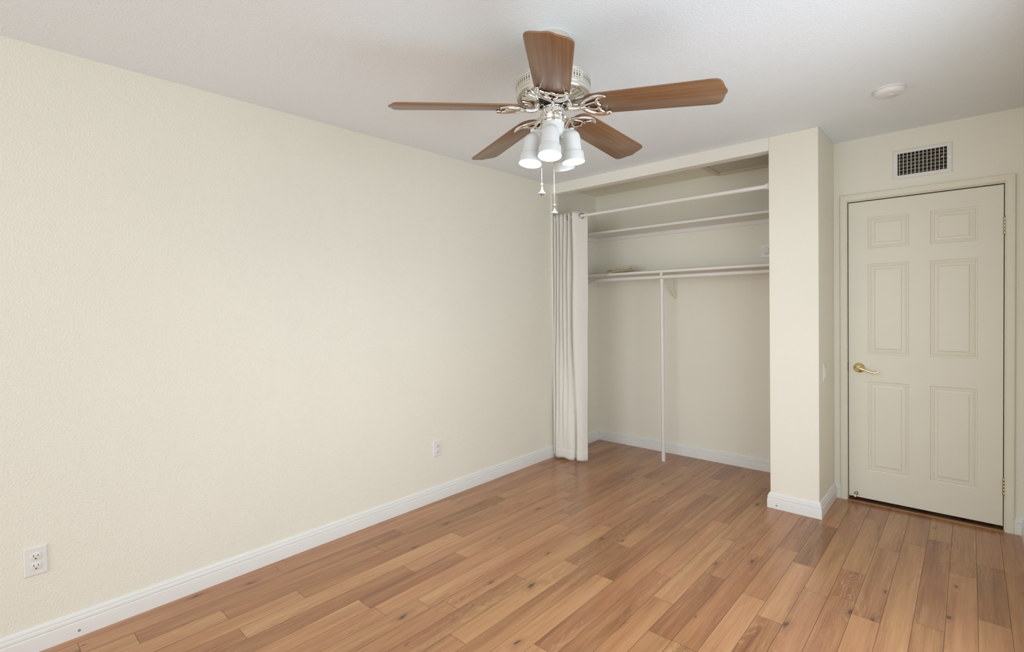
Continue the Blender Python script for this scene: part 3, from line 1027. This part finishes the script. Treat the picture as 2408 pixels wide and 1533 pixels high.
o = curtain_mesh(0.012, ZT, 60).build('panel', M['fabric'], ct, angle=80)
md = o.modifiers.new('thickness', 'SOLIDIFY')
md.thickness = 0.0016
md.offset = 0
o = curtain_mesh(0.013, 0.098, 4, 0.0016).build('hem', M['fabric'], ct, angle=80)
md = o.modifiers.new('thickness', 'SOLIDIFY')
md.thickness = 0.0012
md.offset = 0
# grommet rings where the fabric crosses the rod
for (gx, nx, ny) in ((0.301, 0.79, -0.61), (0.218, 0.96, 0.28), (0.165, 0.96, -0.28)):
    c0 = Vector((gx, 3.645, 2.129)) - Vector(ct.location)
    nrm = Vector((nx, ny, 0)).normalized()
    e1 = Vector((-nrm.y, nrm.x, 0))
    ring = [c0 + (e1 * math.cos(2 * PI * i / 32) + Vector((0, 0, 1)) * math.sin(2 * PI * i / 32)) * 0.0225 for i in range(32)]
    MB().tube(ring, 0.0042, 8, closed=True).build('grommet', M['grommet'], ct)

# attic access hatch in the closet ceiling
ha = empty('attic_hatch', (1.55, 4.03, H))
tag(ha, 'attic access hatch with a tan frame in the closet ceiling', 'hatch')
hx0, hx1, hy0, hy1 = 1.222, 1.99, 3.72, 4.275
f = MB()
rings = []
for ins, z in ((0.0, 0.0), (0.0, -0.022), (0.006, -0.028), (0.046, -0.028), (0.048, -0.020), (0.048, 0.0)):
    rings.append([(hx0 + ins - 1.55, hy0 + ins - 4.03, z), (hx1 - ins - 1.55, hy0 + ins - 4.03, z), (hx1 - ins - 1.55, hy1 - ins - 4.03, z), (hx0 + ins - 1.55, hy1 - ins - 4.03, z)])
f.loft(rings, True)
f.build('frame', M['hatch_frame'], ha, smooth=False)
f = MB().box(hx0 + .051 - 1.55, hx1 - .051 - 1.55, hy0 + .051 - 4.03, hy1 - .051 - 4.03, -0.021, -0.001)
f.build('panel', M['hatch'], ha, smooth=False)

# coiled cord lying on the lower shelf
random.seed(8)
pts = []
zs_ = 1.6487
cx_, cy_ = 0.400, 4.145
turns = 5
for k in range(turns * 10):
    a = 2 * PI * k / 10 + 0.5
    tr = k / 10
    rx = 0.125 + 0.030 * math.sin(tr * 2.3) + random.uniform(-.012, .012)
    ry = 0.050 + 0.022 * math.sin(tr * 3.1 + 1) + random.uniform(-.008, .008)
    x = cx_ + rx * math.cos(a) + 0.022 * math.sin(tr * 1.7)
    lift = 0.010 + 0.010 * math.sin(a * 1.0 + tr * 1.9) + 0.0065 * tr * (1.0 + 0.35 * math.cos(a))
    pts.append((x, cy_ + ry * math.sin(a), zs_ + max(0.0, lift + random.uniform(-.003, .003))))
pts[0] = (pts[0][0], pts[0][1], zs_)
tail = [(0.37, 4.072, 1.664), (0.34, 4.045, 1.652), (0.315, 4.0325, 1.640), (0.25, 4.026, 1.612), (0.17, 4.030, 1.586), (0.09, 4.032, 1.557), (0.06, 4.028, 1.53), (0.05, 4.03, 1.44)]
path = catmull(pts, 3) + catmull(tail, 6)
f = MB().tube(path, 0.0036, 8)
tag(f.build('coiled_cord', M['cord']), 'coil of thin beige cord lying on the left end of the lower closet shelf', 'cord')

# ------------------------------------------------------------------ ceiling fan
FX, FY = 1.535, 1.643
FZ = 2.116                       # plane of the blades
fan = empty('ceiling_fan', (FX, FY, H))
tag(fan, 'five-blade wood ceiling fan with nickel motor and four lit white spot heads', 'ceiling fan')


def FZL(z):
    return z - H


def flathe(name, prof, mat, seg=64, parent=None, **kw):
    return MB().lathe([(r_, FZL(z)) for r_, z in prof], (0, 0, 0), (0, 0, 1), seg, cap0=False, cap1=False).build(name, mat, parent or fan, **kw)


flathe('canopy', [(0, 2.44), (0.068, 2.44), (0.070, 2.436), (0.068, 2.418), (0.058, 2.398), (0.040, 2.385), (0.022, 2.381), (0, 2.381)], M['nickel'])
flathe('downrod', [(0, 2.39), (0.0125, 2.39), (0.0125, 2.29), (0, 2.29)], M['nickel'], 24)
f = MB().lathe([(r_, FZL(z)) for r_, z in [(0, 2.302), (0.028, 2.302), (0.034, 2.298), (0.050, 2.2955), (0.100, 2.294), (0.126, 2.290), (0.140, 2.282), (0.1475, 2.272), (0.1495, 2.266), (0.1495, 2.262), (0.1485, 2.2612), (0.1495, 2.260),
                         (0.1495, 2.214), (0.1485, 2.2128), (0.1495, 2.2115), (0.1495, 2.200), (0.147, 2.1955), (0.139, 2.1945), (0.136, 2.198), (0.125, 2.199), (0.050, 2.188), (0, 2.188)]], (0, 0, 0), (0, 0, 1), 96, cap0=False, cap1=False)
# dark slots round the drum
for k in range(72):
    if k % 8 == 7:
        continue
    a = 2 * PI * k / 72
    ca, sa = math.cos(a), math.sin(a)
    for za, zb, hw in ((2.2320, 2.2430, 0.0016), (2.2480, 2.2510, 0.0014), (2.2245, 2.2275, 0.0014)):
        pp = []
        for rr in (0.1488, 0.1499):
            for s_, z in ((-1, za), (1, za), (1, zb), (-1, zb)):
                pp.append((rr * ca - s_ * hw * sa, rr * sa + s_ * hw * ca, FZL(z)))
        f.loft([pp[:4], pp[4:]], True, True, True, 1)
mh = f.build('motor_housing', [M['nickel'], M['dark']], fan, angle=25)
# ribbed cooling plate under the drum
f = MB()
for k in range(28):
    a = 2 * PI * k / 28
    ca, sa = math.cos(a), math.sin(a)
    rings = []
    for rr, z, hw, th in ((0.066, 2.189, 0.0055, 0.005), (0.092, 2.1925, 0.0078, 0.006), (0.126, 2.1985, 0.0100, 0.004)):
        rings.append([(rr * ca - s_ * hw * sa, rr * sa + s_ * hw * ca, FZL(z - t_)) for s_, t_ in ((-1, -0.002), (1, -0.002), (0.8, th), (-0.8, th))])
    f.loft(rings, True, True, True)
f.build('cooling_plate', M['chrome'], mh, smooth=False)
flathe('flywheel', [(0, 2.190), (0.060, 2.190), (0.062, 2.184), (0.062, 2.172), (0.058, 2.169), (0, 2.169)], M['dark'], 48)
f = MB().lathe([(r_, FZL(z)) for r_, z in [(0, 2.172), (0.030, 2.172), (0.040, 2.168), (0.0445, 2.162), (0.0455, 2.155), (0.0450, 2.112), (0.0440, 2.110), (0.0440, 2.1085), (0.0475, 2.107), (0.0480, 2.097), (0.0465, 2.094), (0, 2.094)]], (0, 0, 0), (0, 0, 1), 64, cap0=False, cap1=False)
for k in range(28):
    a = 2 * PI * k / 28
    f.lathe([(0.0022, 0), (0.0022, 0.0008), (0, 0.0008)], (0.0452 * math.cos(a), 0.0452 * math.sin(a), FZL(2.150)), (math.cos(a), math.sin(a), 0), 8, 1)
f.build('switch_housing', [M['chrome'], M['dark']], fan)
flathe('light_fitter', [(0, 2.0945), (0.0435, 2.0945), (0.0440, 2.092), (0.0425, 2.062), (0.0400, 2.052), (0.0340, 2.046), (0.018, 2.043), (0.010, 2.039), (0.007, 2.034), (0, 2.033)], M['lamp'], 48)

# blades
BL = [(.128, .018), (.132, .038), (.142, .053), (.160, .0625), (.20, .0665), (.30, .0690), (.42, .0715), (.54, .0742), (.598, .0755), (.616, .0742), (.628, .068), (.635, .057), (.640, .039), (.6445, .020), (.651, .006)]
outl = [(x, -y) for x, y in BL] + [(x, y) for x, y in BL[::-1]]


def blade_mb():
    """plan outline, slightly eased edges; local x along the blade"""
    n = len(outl)
    c_ = Vector((0.39, 0))
    def ins(d):
        out = []
        for i in range(n):
            p0, p1, p2 = Vector(outl[i - 1]), Vector(outl[i]), Vector(outl[(i + 1) % n])
            t = (p2 - p0).normalized()
            out.append(p1 + Vector((-t.y, t.x)) * d)
        return out
    f = MB()
    a, b_ = ins(0.0012), [Vector(p) for p in outl]
    rings = [[(p.x, p.y, z) for p in r_] for r_, z in ((a, -0.003), (b_, -0.0018), (b_, 0.0018), (a, 0.003))]
    k = len(f.v)
    f.loft(rings, True, True, True, 0)
    for i in range(n, 2 * n):
        f.mi[i] = 1
    return f


def bracket_mb():
    f = MB()
    z = -0.0085
    for s in (1, -1):
        # outer horn
        p = catmull([(.116, s * .002, z), (.128, s * .018, z), (.142, s * .036, z), (.160, s * .049, z), (.182, s * .0575, z), (.202, s * .0585, z), (.220, s * .054, z)], 6)
        n = len(p)
        f.rod(p, [0.0088 + 0.0016 * math.sin(PI * i / (n - 1)) for i in range(n)], 12, flat=0.7)
        # inner scallop
        p = catmull([(.205, s * .056, z), (.196, s * .045, z), (.186, s * .032, z), (.182, s * .019, z), (.188, s * .008, z), (.193, 0, z)], 6)
        f.rod(p, 0.0062, 10, flat=0.75)
        # diagonal strut
        p = catmull([(.126, s * .004, z), (.146, s * .014, z), (.170, s * .022, z), (.190, s * .022, z)], 5)
        f.rod(p, 0.0060, 10, flat=0.75)
        # screws through the blade
        f.lathe([(0, -0.0135), (0.0052, -0.012), (0.0052, -0.003)], (.205, s * .0485, 0), (0, 0, 1), 12)
    f.lathe([(0, -0.0135), (0.0052, -0.012), (0.0052, -0.003)], (.150, 0, 0), (0, 0, 1), 12)
    return f


def arm_mb():
    f = MB()
    p = catmull([(.042, 0, .022), (.056, 0, .021), (.066, 0, .010), (.076, 0, -.006), (.092, 0, -.011), (.112, 0, -.0095), (.136, 0, -.0085)], 7)
    n = len(p)
    f.tube(p, [0.0135 - 0.003 * i / (n - 1) for i in range(n)], 14, flat=0.68, up=(0, 1, 0))
    f.lathe([(0, -0.006), (0.011, -0.004), (0.012, 0.004), (0.010, 0.008), (0, 0.009)], (.050, 0, .020), (0, 0, 1), 16, cap0=False, cap1=False)
    return f


PITCH = -12.5
HUBZ = 2.160
for i in range(5):
    az = R(18.27 + 72 * i)
    droop = math.atan(0.0691 + 0.009 * (math.cos(az) + math.sin(az)))
    base = Matrix.Translation((0, 0, FZL(HUBZ))) @ Matrix.Rotation(az, 4, 'Z') @ Matrix.Rotation(droop, 4, 'Y')
    tilt = Matrix.Rotation(R(PITCH), 4, 'X')
    o = blade_mb().build('blade', [M['blade'], M['blade_edge']], fan, angle=50)
    o.matrix_local = base @ tilt
    g = bracket_mb()
    g.xform(tilt)
    a_ = arm_mb()
    k = len(g.v)
    g.v += a_.v
    g.f += [tuple(q + k for q in ff) for ff in a_.f]
    g.mi += a_.mi
    o2 = g.build('blade_bracket', M['chrome'], fan, angle=50)
    o2.matrix_local = base

# spot heads
er = Vector((0.79547, 0.60599, 0))
et = Vector((0.60599, -0.79547, 0))


def fpos(a, b_, z):
    return er * a + et * b_ + Vector((0, 0, FZL(z)))


HEADS = [((-0.0112, 0.070, 2.0640), (-0.0165, 0.098, 1.938), -8),
         ((-0.0823, 0.012, 2.0530), (-0.0955, 0.028, 1.9295), -84),
         ((0.0703, 0.000, 2.0645), (0.0785, 0.002, 1.9360), 88),
         ((0.0270, -0.075, 2.0600), (0.0440, -0.124, 1.9430), 160)]
for tp, mt_, az in HEADS:
    t_, m_ = fpos(*tp), fpos(*mt_)
    ax = (m_ - t_).normalized()
    Ln = (m_ - t_).length
    prof = [(0.0, 0.0), (0.010, 0.0005), (0.020, 0.0045), (0.028, 0.012), (0.0325, 0.022), (0.0345, 0.034), (0.0358, Ln - 0.043), (0.0360, Ln - 0.040), (0.0420, Ln - 0.0385), (0.0432, Ln - 0.036), (0.0448, Ln - 0.006), (0.0462, Ln),
            (0.0440, Ln - 0.0005), (0.0425, Ln - 0.006), (0.041, Ln - 0.012)]
    o = MB().lathe(prof, t_, ax, 48, cap0=False, cap1=False).build('lamp_head', M['lamp'], fan, angle=28)
    MB().lathe([(0.0418, Ln - 0.010), (0.040, Ln - 0.0055), (0.028, Ln - 0.002), (0.012, Ln - 0.0006), (0, Ln)], t_, ax, 40, cap0=False, cap1=False).build('bulb', M['bulb'], o, angle=60)
    # swivel arm from the fitter to the head
    dirh = (Vector((t_.x, t_.y, 0))).normalized()
    hub = dirh * 0.036 + Vector((0, 0, FZL(2.066)))
    endp = Vector((t_.x, t_.y, FZL(2.066))) + dirh * 0.002
    f = MB().tube([hub, hub * 0.5 + endp * 0.5, endp], [0.0062, 0.0062, 0.0070], 14)
    f.lathe([(0, -0.010), (0.0085, -0.009), (0.0095, 0), (0.0085, 0.006), (0, 0.007)], endp + Vector((0, 0, 0.002)), (0, 0, 1), 16, cap0=False, cap1=False)
    f.build('swivel_arm', M['lamp'], o)


# pull chains
def chain(p0, p1, fob_top, fob_bot):
    a, b_ = fpos(*p0), fpos(*p1)
    n = max(8, int((a - b_).length / 0.0042))
    f = MB()
    f.tube([a, b_], 0.0005, 6)
    for i in range(n + 1):
        c_ = a + (b_ - a) * i / n
        f.lathe([(0, -0.0015), (0.0009, -0.0010), (0.00135, 0), (0.0009, 0.0010), (0, 0.0013)], c_, (0, 0, 1), 8, cap0=False, cap1=False)
    ch = f.build('pull_chain', M['bead'], fan)
    L_ = fob_top - fob_bot
    o_ = Vector((b_.x, b_.y, FZL(fob_bot)))
    fob = MB().lathe([(0, L_), (0.0050, L_ - 0.001), (0.0078, L_ - 0.0045), (0.0060, L_ - 0.006), (0.0030, L_ - 0.008), (0.0034, L_ * .70), (0.0052, L_ * .56), (0.0082, L_ * .44), (0.0050, L_ * .42), (0, L_ * .42)], o_, (0, 0, 1), 24, cap0=False, cap1=False).build('fob', M['fobmetal'], ch, angle=50)
    MB().lathe([(0, L_ * .43), (0.009, L_ * .425), (0.0130, L_ * .375), (0.0142, L_ * .33), (0.0128, L_ * .27), (0.008, L_ * .225), (0, L_ * .22)], o_, (0, 0, 1), 28, cap0=False, cap1=False).build('ceramic_disc', M['ceramic'], ch, angle=50)
    MB().lathe([(0, L_ * .235), (0.0046, L_ * .20), (0.0056, L_ * .15), (0.004, L_ * .10), (0.003, L_ * .085), (0.0038, L_ * .05), (0.003, L_ * .015), (0, 0)], o_, (0, 0, 1), 20, cap0=False, cap1=False).build('finial', M['hinge'], ch, angle=50)


chain((-0.0505, 0.0, 2.135), (-0.0503, 0.0, 1.854), 1.856, 1.797)
chain((-0.0016, 0.0, 2.036), (-0.0005, 0.0, 1.769), 1.771, 1.7175)
